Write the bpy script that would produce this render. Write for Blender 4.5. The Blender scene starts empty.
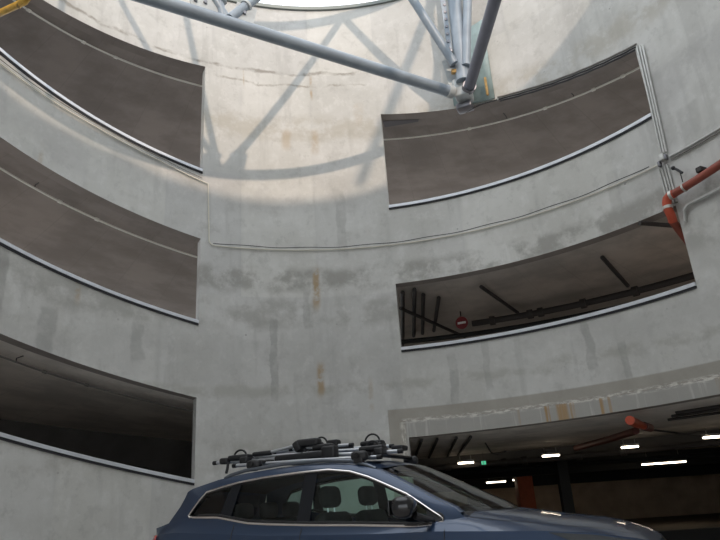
import bpy, bmesh, math, random
from mathutils import Vector, Matrix
random.seed(7)
PI = math.pi
S = bpy.context.scene
COL = S.collection

# ------------------------------------------------------------------ helpers
class MB:
    """collects shapes; build() links them as ONE mesh object"""
    def __init__(s): s.v = []; s.f = []; s.uv = None
    def add(s, vs, fs):
        b = len(s.v); s.v += [tuple(v) for v in vs]; s.f += [tuple(i + b for i in f) for f in fs]; return s
    def box(s, c, size, rz=0, ry=0, rx=0):
        M = Matrix.Translation(c) @ Matrix.Rotation(rz, 4, 'Z') @ Matrix.Rotation(ry, 4, 'Y') @ Matrix.Rotation(rx, 4, 'X')
        vs = [M @ Vector((sx*size[0]/2, sy*size[1]/2, sz*size[2]/2)) for sx in (-1, 1) for sy in (-1, 1) for sz in (-1, 1)]
        return s.add(vs, [(0,1,3,2),(4,6,7,5),(0,4,5,1),(2,3,7,6),(0,2,6,4),(1,5,7,3)])
    def rbox(s, c, size, r=.02, rz=0, ry=0, rx=0, seg=3):
        bm = bmesh.new(); bmesh.ops.create_cube(bm, size=1)
        bmesh.ops.scale(bm, vec=size, verts=bm.verts)
        bmesh.ops.bevel(bm, geom=bm.edges[:], offset=min(r, min(size)*.49), segments=seg, profile=.5, affect='EDGES')
        M = Matrix.Translation(c) @ Matrix.Rotation(rz, 4, 'Z') @ Matrix.Rotation(ry, 4, 'Y') @ Matrix.Rotation(rx, 4, 'X')
        bm.verts.index_update()
        s.add([M @ v.co for v in bm.verts], [[v.index for v in f.verts] for f in bm.faces]); bm.free(); return s
    def tube(s, pts, r, seg=10, closed=False, flat=1.0):
        pts = [Vector(p) for p in pts]; n = len(pts)
        rr = r if isinstance(r, (list, tuple)) else [r]*n
        ring = []; up = None
        for i, p in enumerate(pts):
            if closed: d = pts[(i+1) % n] - pts[i-1]
            else: d = pts[min(i+1, n-1)] - pts[max(i-1, 0)]
            d.normalize()
            if up is None: up = Vector((0, 0, 1)) if abs(d.z) < .9 else Vector((1, 0, 0))
            x = d.cross(up)
            if x.length < 1e-4: x = d.cross(Vector((0, 1, 0)))
            x.normalize(); y = x.cross(d).normalized(); up = y
            ring.append([p + x*math.cos(a)*rr[i] + y*math.sin(a)*rr[i]*flat for a in [2*PI*k/seg for k in range(seg)]])
        vs = [v for q in ring for v in q]; fs = []
        for i in range(n if closed else n-1):
            j = (i+1) % n
            for k in range(seg):
                l = (k+1) % seg; fs.append((i*seg+k, i*seg+l, j*seg+l, j*seg+k))
        if not closed: fs += [tuple(range(seg))[::-1], tuple((n-1)*seg+k for k in range(seg))]
        return s.add(vs, fs)
    def grid(s, rows):
        m = len(rows[0]); vs = [p for r in rows for p in r]
        return s.add(vs, [(i*m+k, i*m+k+1, (i+1)*m+k+1, (i+1)*m+k) for i in range(len(rows)-1) for k in range(m-1)])
    def disc(s, c, axis, r, h, seg=24):
        a = Vector(axis).normalized()*h/2; c = Vector(c); return s.tube([c-a, c+a], r, seg)
    def sphere(s, c, rad, u=14, w=9, rz=0):
        M = Matrix.Translation(c) @ Matrix.Rotation(rz, 4, 'Z'); vs = []; fs = []
        for i in range(w+1):
            t = PI*i/w
            for k in range(u):
                a = 2*PI*k/u; vs.append(M @ Vector((rad[0]*math.sin(t)*math.cos(a), rad[1]*math.sin(t)*math.sin(a), rad[2]*math.cos(t))))
        for i in range(w):
            for k in range(u): fs.append((i*u+k, (i+1)*u+k, (i+1)*u+(k+1) % u, i*u+(k+1) % u))
        return s.add(vs, fs)
    def build(s, name, mat, parent=None, smooth=40, merge=True, solid=0):
        me = bpy.data.meshes.new(name); me.from_pydata(s.v, [], s.f); me.update()
        if s.uv:
            lay = me.uv_layers.new(name='UVMap')
            for lp in me.loops: lay.data[lp.index].uv = s.uv[lp.vertex_index]
        bm = bmesh.new(); bm.from_mesh(me)
        if merge: bmesh.ops.remove_doubles(bm, verts=bm.verts, dist=1e-5)
        bmesh.ops.dissolve_degenerate(bm, edges=bm.edges, dist=1e-6)
        bmesh.ops.recalc_face_normals(bm, faces=bm.faces)
        bm.to_mesh(me); bm.free()
        for p in me.polygons: p.use_smooth = smooth > 0
        if smooth > 0:
            try: me.set_sharp_from_angle(angle=math.radians(smooth))
            except Exception: pass
        me.materials.append(mat)
        o = bpy.data.objects.new(name, me); COL.objects.link(o)
        if parent: o.parent = parent
        if solid:
            m = o.modifiers.new('thickness', 'SOLIDIFY'); m.thickness = solid; m.offset = -1
        return o

def tag(o, label=None, cat=None, group=None, kind=None):
    if label: o['label'] = label
    if cat: o['category'] = cat
    if group: o['group'] = group
    if kind: o['kind'] = kind
    return o
def empty(name, loc=(0,0,0), rz=0):
    o = bpy.data.objects.new(name, None); COL.objects.link(o); o.location = loc; o.rotation_euler = (0,0,rz)
    o.empty_display_size = .2; return o
def copy_tree(o, parent=None):
    c = o.copy(); COL.objects.link(c)
    if parent: c.parent = parent
    for ch in list(o.children): copy_tree(ch, c)
    return c

def interp(tab, x):
    if x <= tab[0][0]: return tab[0][1]
    for (a, b), (c, d) in zip(tab, tab[1:]):
        if x <= c: return b + (d-b)*(x-a)/(c-a)
    return tab[-1][1]
def lerp(a, b, t): return a + (b-a)*t

# ------------------------------------------------------------------ materials
def nd(nt, t, loc=(0,0), **kw):
    n = nt.nodes.new(t)
    for k, v in kw.items(): setattr(n, k, v)
    return n
def mat(name, col, rough=.5, metal=0, noise=0, nscale=8, coat=0, emit=None, estr=0, bump=0, spec=.5):
    m = bpy.data.materials.new(name); m.use_nodes = True; nt = m.node_tree; b = nt.nodes['Principled BSDF']
    b.inputs['Base Color'].default_value = (*col, 1); b.inputs['Roughness'].default_value = rough; b.inputs['Metallic'].default_value = metal
    b.inputs['Coat Weight'].default_value = coat; b.inputs['Coat Roughness'].default_value = .04
    b.inputs['Specular IOR Level'].default_value = spec
    if emit: b.inputs['Emission Color'].default_value = (*emit, 1); b.inputs['Emission Strength'].default_value = estr
    if noise:
        tc = nd(nt, 'ShaderNodeTexCoord'); n = nd(nt, 'ShaderNodeTexNoise'); n.inputs['Scale'].default_value = nscale; n.inputs['Detail'].default_value = 6
        nt.links.new(tc.outputs['Object'], n.inputs['Vector'])
        mr = nd(nt, 'ShaderNodeMapRange'); mr.inputs['From Min'].default_value = .3; mr.inputs['From Max'].default_value = .7
        mr.inputs['To Min'].default_value = 1-noise; mr.inputs['To Max'].default_value = 1+noise
        nt.links.new(n.outputs['Fac'], mr.inputs['Value'])
        mx = nd(nt, 'ShaderNodeVectorMath', operation='SCALE'); mx.inputs[0].default_value = col
        nt.links.new(mr.outputs[0], mx.inputs['Scale']); nt.links.new(mx.outputs[0], b.inputs['Base Color'])
        if bump:
            bp = nd(nt, 'ShaderNodeBump'); bp.inputs['Strength'].default_value = bump; bp.inputs['Distance'].default_value = .02
            nt.links.new(n.outputs['Fac'], bp.inputs['Height']); nt.links.new(bp.outputs[0], b.inputs['Normal'])
    return m

def glass(name, tint, refl_rough=.02, ior=1.5):
    m = bpy.data.materials.new(name); m.use_nodes = True; nt = m.node_tree; nt.nodes.clear()
    o = nd(nt, 'ShaderNodeOutputMaterial'); mx = nd(nt, 'ShaderNodeMixShader'); t = nd(nt, 'ShaderNodeBsdfTransparent'); g = nd(nt, 'ShaderNodeBsdfGlossy'); f = nd(nt, 'ShaderNodeFresnel')
    t.inputs[0].default_value = (*tint, 1); g.inputs['Roughness'].default_value = refl_rough; f.inputs['IOR'].default_value = ior
    nt.links.new(f.outputs[0], mx.inputs[0]); nt.links.new(t.outputs[0], mx.inputs[1]); nt.links.new(g.outputs[0], mx.inputs[2]); nt.links.new(mx.outputs[0], o.inputs[0])
    return m

class G:
    """tiny node-graph builder for the wall"""
    def __init__(s, nt): s.nt = nt
    def L(s, a, b): s.nt.links.new(a, b)
    def m(s, op, a, b=None, c=None):
        n = nd(s.nt, 'ShaderNodeMath', operation=op)
        for i, x in enumerate((a, b, c)):
            if x is None: continue
            if isinstance(x, (int, float)): n.inputs[i].default_value = x
            else: s.L(x, n.inputs[i])
        return n.outputs[0]
    def vec(s, x, y):
        n = nd(s.nt, 'ShaderNodeCombineXYZ')
        for i, q in enumerate((x, y)):
            if isinstance(q, (int, float)): n.inputs[i].default_value = q
            else: s.L(q, n.inputs[i])
        return n.outputs[0]
    def noise(s, v, scale, detail=6, rough=.6):
        n = nd(s.nt, 'ShaderNodeTexNoise'); n.inputs['Scale'].default_value = scale; n.inputs['Detail'].default_value = detail; n.inputs['Roughness'].default_value = rough
        s.L(v, n.inputs['Vector']); return n.outputs['Fac']
    def step(s, x, a, b, lo=0., hi=1.):
        n = nd(s.nt, 'ShaderNodeMapRange', interpolation_type='SMOOTHSTEP')
        for k, q in zip(('Value', 'From Min', 'From Max', 'To Min', 'To Max'), (x, a, b, lo, hi)):
            if isinstance(q, (int, float)): n.inputs[k].default_value = q
            else: s.L(q, n.inputs[k])
        return n.outputs[0]
    def mix(s, f, a, b, mode='MIX'):
        n = nd(s.nt, 'ShaderNodeMix', data_type='RGBA', blend_type=mode)
        for i, q in ((0, f), (6, a), (7, b)):
            if isinstance(q, (int, float)): n.inputs[i].default_value = q
            elif isinstance(q, tuple): n.inputs[i].default_value = (*q, 1)
            else: s.L(q, n.inputs[i])
        return n.outputs[2]
    def band(s, x, c, w, soft):           # 1 inside |x-c|<w
        d = s.m('ABSOLUTE', s.m('SUBTRACT', x, c)); return s.step(d, w, w+soft, 1., 0.)

R = 6.4; CX, CY = -.1184, 6.0659; CAM = (0, 0, 1.15)
def P(th, z, r=R):
    t = math.radians(th); return (CX + r*math.sin(t), CY + r*math.cos(t), z)

def wall_material():
    m = bpy.data.materials.new('round_wall_concrete'); m.use_nodes = True; nt = m.node_tree; b = nt.nodes['Principled BSDF']; g = G(nt)
    uv = nd(nt, 'ShaderNodeUVMap').outputs[0]; sp = nd(nt, 'ShaderNodeSeparateXYZ'); g.L(uv, sp.inputs[0]); u, v = sp.outputs[0], sp.outputs[1]
    big = g.noise(uv, .55, 5); med = g.noise(uv, 2.3, 8, .65); fine = g.noise(uv, 11, 8, .7)
    streak = g.noise(g.vec(g.m('MULTIPLY', u, 1.7), g.m('MULTIPLY', v, .16)), 1.0, 6, .6)
    c = g.mix(g.step(big, .35, .65), (.53, .525, .50), (.60, .595, .575))
    c = g.mix(g.m('MULTIPLY', g.step(med, .5, .72), .45), c, (.68, .68, .665))
    c = g.mix(g.m('MULTIPLY', g.step(med, .46, .30), .5), c, (.42, .415, .395))
    c = g.mix(g.m('MULTIPLY', g.step(streak, .56, .66), .30), c, (.36, .355, .34))
    c = g.mix(g.m('MULTIPLY', g.step(fine, .62, .75), .35), c, (.32, .315, .30))
    wn = nd(nt, 'ShaderNodeTexWhiteNoise', noise_dimensions='2D'); g.L(g.vec(g.m('FLOOR', g.m('ADD', g.m('DIVIDE', u, 1.55), .5)), g.m('FLOOR', g.m('DIVIDE', g.m('ADD', v, .2), 2.72))), wn.inputs['Vector'])
    c = g.mix(1., c, g.mix(wn.outputs['Value'], (.93, .93, .935), (1.05, 1.045, 1.03)), 'MULTIPLY')
    patchy = g.noise(g.vec(g.m('MULTIPLY', u, 1.0), g.m('MULTIPLY', v, .7)), 3.4, 10, .72)
    c = g.mix(g.m('MULTIPLY', g.step(patchy, .54, .63), .34), c, (.40, .395, .375))
    c = g.mix(g.m('MULTIPLY', g.step(patchy, .46, .38), .30), c, (.70, .69, .67))
    vo = nd(nt, 'ShaderNodeTexVoronoi', feature='F1'); vo.inputs['Scale'].default_value = 3.2; vo.inputs['Randomness'].default_value = 1.; g.L(uv, vo.inputs['Vector'])
    c = g.mix(g.m('MULTIPLY', g.m('MULTIPLY', g.step(vo.outputs['Distance'], .075, .05), g.step(med, .50, .60)), .6), c, (.22, .215, .2))
    # vertical shutter joints every 1.55 m and damp runs beside them
    um = g.m('ABSOLUTE', g.m('SUBTRACT', g.m('FRACT', g.m('DIVIDE', u, 1.55)), .5))
    j = g.m('MULTIPLY', g.step(um, .06, .0), g.step(g.noise(g.vec(u, g.m('MULTIPLY', v, .8)), 1.1, 4), .42, .62))
    c = g.mix(g.m('MULTIPLY', j, .24), c, (.36, .355, .34))
    # horizontal pour lines with dirt clinging to them
    wob = g.m('MULTIPLY', g.m('SUBTRACT', g.noise(uv, 1.6, 5), .5), .35)
    vv = g.m('ADD', v, wob)
    for z, w, s, lo, hi, col in ((10.72, .015, .05, 1.6, .75, (.24, .22, .19)), (10.38, .01, .03, 1.3, .7, (.28, .26, .22)), (9.2, .10, .4, 1.7, .55, (.40, .37, .31)),
                                 (5.62, .12, .22, 1.3, .78, (.31, .30, .275)), (4.90, .16, .26, 1.1, .70, (.36, .35, .325)), (4.0, .25, .5, .9, .35, (.42, .415, .40)), (3.35, .03, .12, 1.4, .5, (.36, .35, .31)), (2.2, .10, .25, 1.2, .5, (.36, .345, .31)), (7.6, .15, .5, 1.2, .4, (.42, .41, .40))):
        nz = g.noise(g.vec(g.m('ADD', u, z*7.3), v), lo, 9, .68)
        if z > 10: nz = g.m('MULTIPLY', nz, g.step(u, .2, 1.2, 1., .0))
        c = g.mix(g.m('MULTIPLY', g.m('MULTIPLY', g.band(vv, z, w, s), g.step(nz, .41, .58)), hi), c, col)
    # rust runs: (theta, z centre, half width, half height)
    for th, z, w, h, f in ((-7.2, 5.45, .08, .6, .85), (-7.0, 3.55, .085, .42, .8), (-6.6, 10.35, .035, .4, .6), (-20.5, 10.5, .02, .3, .4), (-12, 8.95, .12, .35, .4), (-6.3, 8.9, .10, .4, .4), (3, 9.6, .12, .4, .2), (-56, 7.0, .05, .6, .3), (-48, 5.1, .06, .5, .45), (1.5, 3.2, .05, .4, .3)):
        uu = math.radians(th)*R
        k = g.m('MULTIPLY', g.band(g.m('ADD', u, g.m('MULTIPLY', wob, .35)), uu, w*.3, w), g.band(v, z, h*.4, h*.6))
        k = g.m('MULTIPLY', k, g.step(g.noise(uv, 4, 6), .36, .56))
        c = g.mix(g.m('MULTIPLY', k, f), c, (.38, .27, .15))
    # damp grey runs below the sills on the lower left and lower middle
    for th, z, w, h, f in ((-60, 4.9, .16, .8, .5), (-52, 3.9, .2, .75, .45), (-15, 4.0, .10, .9, .5), (-9, 5.0, .10, .5, .3), (16, 3.35, .10, .55, .45), (22, 3.6, .08, .6, .3), (39, 3.6, .10, .5, .45), (44, 3.2, .08, .35, .4), (-2, 6.9, .14, .9, .35), (-38, 4.2, .15, .4, .35), (57.5, 7.2, .3, .8, .25), (62, 6.6, .25, .5, .3), (48, 6.2, .14, .4, .2)):
        uu = math.radians(th)*R
        k = g.m('MULTIPLY', g.band(g.m('ADD', u, g.m('MULTIPLY', wob, .8)), uu, w*.6, w*.35), g.band(g.m('ADD', v, wob), z, h*.8, h*.2))
        k = g.m('MULTIPLY', k, g.step(med, .30, .55))
        c = g.mix(g.m('MULTIPLY', k, f), c, (.27, .265, .25))
    # tan painted surround of the ground floor entrance
    ed = math.radians(4.1)*R
    tan = g.m('MULTIPLY', g.step(u, ed, ed+.02), g.step(v, 2.90, 2.87))
    tan = g.m('MULTIPLY', tan, g.step(u, 9.2, 9.25, 1., 0.))
    c = g.mix(g.m('MULTIPLY', tan, .8), c, g.mix(med, (.29, .265, .225), (.40, .37, .32)))
    low = g.m('MULTIPLY', tan, g.m('MULTIPLY', g.step(v, 2.66, 2.63), g.step(u, .78, .80)))
    c = g.mix(g.m('MULTIPLY', low, .55), c, g.mix(streak, (.35, .345, .33), (.47, .465, .45)))
    # lime scale scraped along the lintel, running down, and rust under it
    ln = g.m('MULTIPLY', tan, g.m('MULTIPLY', g.band(g.m('ADD', v, g.m('MULTIPLY', wob, .25)), 2.655, .012, .05), g.step(u, .70, .74)))
    ln = g.m('MULTIPLY', ln, g.step(g.noise(g.vec(g.m('MULTIPLY', u, 2), g.m('MULTIPLY', v, 7)), 3.0, 8, .75), .47, .56))
    c = g.mix(g.m('MULTIPLY', ln, .9), c, (.72, .70, .64))
    jl = g.m('MULTIPLY', g.band(g.m('ADD', u, g.m('MULTIPLY', wob, .3)), .735, .02, .05), g.step(v, 2.65, 2.62))
    jl = g.m('MULTIPLY', jl, g.step(g.noise(g.vec(g.m('MULTIPLY', u, 8), g.m('MULTIPLY', v, 2)), 3.0, 8, .75), .45, .58))
    c = g.mix(g.m('MULTIPLY', jl, .85), c, (.68, .66, .60))
    run = g.m('MULTIPLY', low, g.step(g.noise(g.vec(g.m('MULTIPLY', u, 9), g.m('MULTIPLY', v, .5)), 1.2, 5, .6), .58, .68))
    c = g.mix(g.m('MULTIPLY', run, .45), c, (.62, .61, .58))
    for th, w, f in ((30.6, .05, .8), (33.0, .12, .75), (34.6, .05, .8), (39.2, .04, .8), (40.4, .03, .5), (56.3, .05, .8), (26, .03, .3)):
        uu = math.radians(th)*R
        k = g.m('MULTIPLY', low, g.band(g.m('ADD', u, g.m('MULTIPLY', wob, .12)), uu, w*.5, w*.6))
        k = g.m('MULTIPLY', k, g.step(g.noise(g.vec(g.m('MULTIPLY', u, 12), g.m('MULTIPLY', v, .6)), 1.0, 4), .36, .55))
        c = g.mix(g.m('MULTIPLY', k, f), c, (.40, .24, .09))
    g.L(c, b.inputs['Base Color']); b.inputs['Roughness'].default_value = .85; b.inputs['Specular IOR Level'].default_value = .25
    bp = nd(nt, 'ShaderNodeBump'); bp.inputs['Strength'].default_value = .25; bp.inputs['Distance'].default_value = .02
    g.L(g.m('ADD', g.m('MULTIPLY', fine, .4), med), bp.inputs['Height']); g.L(bp.outputs[0], b.inputs['Normal'])
    return m

def soffit_material(name, col):
    m = bpy.data.materials.new(name); m.use_nodes = True; nt = m.node_tree; b = nt.nodes['Principled BSDF']; g = G(nt)
    uv = nd(nt, 'ShaderNodeUVMap').outputs[0]; sp = nd(nt, 'ShaderNodeSeparateXYZ'); g.L(uv, sp.inputs[0]); u, v = sp.outputs[0], sp.outputs[1]
    n = g.noise(uv, .9, 6); n2 = g.noise(uv, 5, 6)
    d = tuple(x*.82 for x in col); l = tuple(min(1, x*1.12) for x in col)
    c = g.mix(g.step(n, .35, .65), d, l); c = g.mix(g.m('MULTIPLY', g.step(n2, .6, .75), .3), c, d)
    um = g.m('ABSOLUTE', g.m('SUBTRACT', g.m('FRACT', g.m('DIVIDE', u, .92)), .5))      # shuttering board joints run radially
    c = g.mix(g.m('MULTIPLY', g.step(um, .014, .004), .2), c, tuple(x*.45 for x in col))
    g.L(c, b.inputs['Base Color']); b.inputs['Roughness'].default_value = .8; b.inputs['Specular IOR Level'].default_value = .2
    return m

M = dict(
    wall=wall_material(),
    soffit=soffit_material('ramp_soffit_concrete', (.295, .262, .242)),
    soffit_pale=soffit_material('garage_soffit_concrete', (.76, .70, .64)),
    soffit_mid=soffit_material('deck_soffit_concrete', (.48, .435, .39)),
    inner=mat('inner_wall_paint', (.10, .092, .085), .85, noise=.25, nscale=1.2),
    floor=mat('paved_floor', (.34, .335, .32), .85, noise=.25, nscale=2.5, bump=.2),
    garage_floor=mat('garage_floor_screed', (.15, .125, .10), .8, noise=.2, nscale=.8),
    tanwall=mat('garage_wall_paint', (.44, .34, .24), .85, noise=.2, nscale=1.5),
    blackpaint=mat('black_paint', (.012, .013, .013), .7),
    cap=mat('sill_metal_cap', (.66, .68, .72), .45, metal=.35, noise=.08, nscale=4),
    cap_shadow=mat('sill_cap_shadow', (.03, .03, .035), .8),
    coping=mat('coping_metal', (.20, .22, .21), .5, metal=.4),
    conduit=mat('galvanised_conduit', (.52, .52, .50), .42, metal=.55, noise=.12, nscale=9),
    conduit_w=mat('cream_conduit', (.70, .67, .58), .5),
    conduit_l=mat('pale_ceiling_conduit', (.88, .86, .80), .5),
    conduit_d=mat('dull_conduit', (.20, .19, .17), .6),
    cable=mat('black_cable', (.02, .02, .022), .55),
    truss=mat('truss_paint', (.27, .32, .375), .42, metal=.1, noise=.10, nscale=3),
    truss_shaded=mat('truss_shade_paint', (.17, .18, .225), .5, noise=.10, nscale=3),  # truss paint darkened for the shade on a chord seen from below
    steel=mat('bolt_steel', (.22, .22, .24), .4, metal=.8),
    gusset=mat('gusset_plate_paint', (.46, .49, .50), .5, noise=.15, nscale=6),
    teal=mat('teal_plate_paint', (.33, .44, .45), .55, noise=.18, nscale=4),
    rust=mat('rust', (.40, .26, .10), .8, noise=.4, nscale=12),
    reddark=mat('old_red_pipe', (.13, .03, .022), .5),
    red=mat('sprinkler_pipe_red', (.27, .062, .038), .45, noise=.12, nscale=6),
    redbright=mat('sprinkler_fitting_red', (.46, .07, .03), .4),
    ring=mat('clamp_ring_metal', (.6, .58, .54), .4, metal=.6),
    darkpipe=mat('dark_pipe', (.035, .03, .028), .6),
    orange=mat('orange_column_paint', (.50, .10, .03), .6, noise=.1, nscale=4),
    yellow=mat('yellow_paint', (.62, .37, .06), .5, noise=.25, nscale=8),
    lamp=mat('lamp_tube', (.9, .88, .82), .4, emit=(1., .86, .66), estr=10),
    lampbody=mat('lamp_body', (.35, .34, .32), .5),
    exitg=mat('exit_sign_face', (.05, .4, .2), .5, emit=(.12, .75, .42), estr=.8),
    white=mat('white_paint', (.75, .75, .73), .5),
    signred=mat('sign_red', (.20, .016, .02), .45),
    # car
    paint=mat('blue_metallic_paint', (.024, .047, .098), .34, metal=.4, coat=.7),
    chrome=mat('chrome_strip', (.72, .68, .66), .18, metal=1.0),
    black=mat('black_plastic', (.014, .014, .016), .45),
    gloss=mat('black_gloss', (.010, .010, .012), .16, coat=.25),
    pillar=mat('pillar_black', (.010, .011, .014), .55, spec=.2),
    glass=glass('tinted_side_glass', (.76, .93, .86)),
    dglass=glass('dark_rear_glass', (.52, .64, .60)),
    wglass=glass('windscreen_glass', (.66, .80, .74), ior=2.2),
    cloth=mat('seat_cloth', (.022, .024, .026), .9),
    dash=mat('dashboard_plastic', (.02, .02, .022), .7),
    rubber=mat('tyre_rubber', (.012, .012, .012), .85),
    alloy=mat('alloy_rim', (.45, .46, .48), .3, metal=.9),
    redlens=mat('tail_lamp_lens', (.55, .02, .02), .2, coat=.8),
    lens=mat('head_lamp_lens', (.05, .055, .06), .08, coat=1.0),
    alu=mat('brushed_aluminium', (.62, .64, .68), .32, metal=.8),
    railgrey=mat('roof_rail_grey', (.16, .18, .21), .3, metal=.7),
    pole=mat('tan_strip', (.36, .22, .08), .6),
)

# ------------------------------------------------------------------ the round well: wall with its openings
def lin(a, b): return lambda th: a + b*math.radians(th)
OPEN = {  # name: (theta from, theta to, sill, top)
    'L1': (-100, -28.14, lin(7.1956, -1.4608), lin(10.6831, .2179)),
    'L2': (-104, -28.14, lin(3.9262, -1.4608), lin(5.6823, -1.4608)),
    'L3': (-104, -28.14, lin(1.0333, -1.4608), lin(2.5182, -1.4608)),
    'R1': (7.40, 56.70, lin(7.1296, .066), lin(9.6357, -1.0255)),
    'R2': (7.40, 56.70, lin(4.0158, .066), lin(5.4054, .066)),
    'R3': (7.40, 78.0, lambda t: 0., lin(2.3378, .066)),
    'N0': (150, 180, lambda t: 0., lambda t: 2.9), 'N1': (-180, -150, lambda t: 0., lambda t: 2.9),
}
RIMT = [(-180, 12.95), (-165, 12.75), (-155, 12.3), (-145, 11.8), (-120, 12.2), (-90, 12.45), (-60, 12.55), (60, 12.66), (99, 12.4), (120, 12.75), (160, 13.0), (180, 12.95)]  # near side is out of view, heights shaped to set the far wall's sunlit edge
def rim(th): return interp(RIMT, th)
T_WALL = .25
def build_wall():
    ths = sorted(set([round(-180 + 1.5*i, 4) for i in range(241)] + [x for o in OPEN.values() for x in o[:2]]))
    ths = [t for i, t in enumerate(ths) if i == 0 or t - ths[i-1] > .2 or any(abs(t-x) < 1e-6 for o in OPEN.values() for x in o[:2])]
    b = MB(); uv = []
    def quad(pts, uvs): b.add(pts, [(0, 1, 2, 3)]); uv.extend(uvs)
    def solids(a, c):
        mid = (a+c)/2; segs = [(lambda t: 0., rim)]
        ops = sorted([o for o in OPEN.values() if o[0]-1e-6 <= a and c <= o[1]+1e-6], key=lambda o: o[2](mid))
        out = []; lo = lambda t: 0.
        for o in ops:
            if o[2](mid) > .01: out.append((lo, o[2]))
            lo = o[3]
        out.append((lo, rim)); return out
    prev = None
    for a, c in zip(ths, ths[1:]):
        ua, uc = math.radians(a)*R, math.radians(c)*R
        for lo, hi in solids(a, c):
            n = max(1, int((hi((a+c)/2) - lo((a+c)/2))/1.2))
            for k in range(n):
                z = lambda t, q: lerp(lo(t), hi(t), q/n)
                for r, flip in ((R, 0), (R+T_WALL, 1)):
                    quad([P(a, z(a, k), r), P(c, z(c, k), r), P(c, z(c, k+1), r), P(a, z(a, k+1), r)], [(ua, z(a, k)), (uc, z(c, k)), (uc, z(c, k+1)), (ua, z(a, k+1))])
            for f in (lo, hi):
                if f((a+c)/2) < .01: continue
                quad([P(a, f(a), R), P(c, f(c), R), P(c, f(c), R+T_WALL), P(a, f(a), R+T_WALL)], [(ua, f(a)), (uc, f(c)), (uc, f(c)+.2), (ua, f(a)+.2)])
    for o in OPEN.values():
        for t in o[:2]:
            if abs(abs(t) - 180) < .01: continue
            z0, z1 = o[2](t), o[3](t); u0 = math.radians(t)*R
            quad([P(t, z0, R), P(t, z0, R+T_WALL), P(t, z1, R+T_WALL), P(t, z1, R)], [(u0, z0), (u0+.2, z0), (u0+.2, z1), (u0, z1)])
    b.uv = uv
    o = b.build('wall_round', M['wall'], merge=False, smooth=0)
    me = o.data; bm = bmesh.new(); bm.from_mesh(me); bmesh.ops.remove_doubles(bm, verts=bm.verts, dist=1e-4)
    bmesh.ops.recalc_face_normals(bm, faces=bm.faces); bm.to_mesh(me); bm.free()
    for p in me.polygons: p.use_smooth = True
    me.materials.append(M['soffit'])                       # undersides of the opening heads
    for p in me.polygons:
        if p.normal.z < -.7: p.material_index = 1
    me.set_sharp_from_angle(angle=math.radians(30))
    return tag(o, 'round grey concrete wall of the light well, weather stained', kind='structure')
build_wall()

def sweep(prof, th0, th1, zf, step=2., uvm=False):
    """closed (r, dz) profile swept round the well; zf(theta) is its height"""
    n = max(2, int(abs(th1-th0)/step)+1); b = MB(); uv = []
    k = len(prof); vs = []; fs = []; acc = [0]
    for i in range(k): acc.append(acc[-1] + math.hypot(prof[(i+1) % k][0]-prof[i][0], prof[(i+1) % k][1]-prof[i][1]))
    for i in range(n):
        t = lerp(th0, th1, i/(n-1))
        for q, (r, dz) in enumerate(prof): vs.append(P(t, zf(t)+dz, r)); uv.append((math.radians(t)*(R+2), r))
    for i in range(n-1):
        for q in range(k):
            l = (q+1) % k; fs.append((i*k+q, i*k+l, (i+1)*k+l, (i+1)*k+q))
    fs += [tuple(range(k))[::-1], tuple((n-1)*k+q for q in range(k))]
    b.add(vs, fs)
    if uvm: b.uv = uv
    return b

# coping on the wall head
sweep([(R-.05, 0), (R+T_WALL+.05, 0), (R+T_WALL+.05, .09), (R-.05, .09)], -180, 180, rim).build('trim_1', M['coping'], smooth=30)
tag(bpy.data.objects['trim_1'], 'dark metal coping along the wall head against the sky', kind='structure')
# sill caps
k = 2
for n, txt in (('L1', 'top left'), ('L2', 'middle left'), ('L3', 'lowest left'), ('R1', 'upper right'), ('R2', 'lower right')):
    a, c, s, t = OPEN[n]
    o = sweep([(R-.035, -.005), (R+T_WALL+.03, -.005), (R+T_WALL+.03, .055), (R-.035, .055)], a+.02, c-.02, s).build('trim_%d' % k, M['cap'], smooth=30)
    tag(o, 'pale metal cap along the sill of the %s opening' % txt, kind='structure')
    d = sweep([(R-.02, -.045), (R+.02, -.045), (R+.02, -.006), (R-.02, -.006)], a+.02, c-.02, s).build('trim_shadow_strip', M['cap_shadow'], o, smooth=30)  # near-black strip paints in the shadow below the cap
    k += 1

# ceilings (ramp slabs) seen through the openings
SL = [(R+T_WALL, 0), (R+.55, 0), (R+.55, .07), (R+6.3, .07), (R+6.3, .42), (R+T_WALL, .42)]
NARROW = [(R+T_WALL, 0), (R+6.3, 0), (R+6.3, .4), (R+T_WALL, .4)]
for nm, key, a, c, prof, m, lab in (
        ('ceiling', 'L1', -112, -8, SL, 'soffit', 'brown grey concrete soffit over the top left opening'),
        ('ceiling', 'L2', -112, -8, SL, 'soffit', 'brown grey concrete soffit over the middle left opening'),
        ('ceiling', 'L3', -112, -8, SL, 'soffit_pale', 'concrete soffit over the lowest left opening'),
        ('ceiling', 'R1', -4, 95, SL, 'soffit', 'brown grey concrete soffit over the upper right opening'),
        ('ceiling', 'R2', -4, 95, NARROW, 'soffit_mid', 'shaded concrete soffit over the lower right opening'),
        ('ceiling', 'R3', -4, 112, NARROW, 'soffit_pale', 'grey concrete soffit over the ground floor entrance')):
    tag(sweep(prof, a, c, OPEN[key][3], uvm=True).build(nm, M[m], smooth=30), lab, kind='structure')
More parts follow.
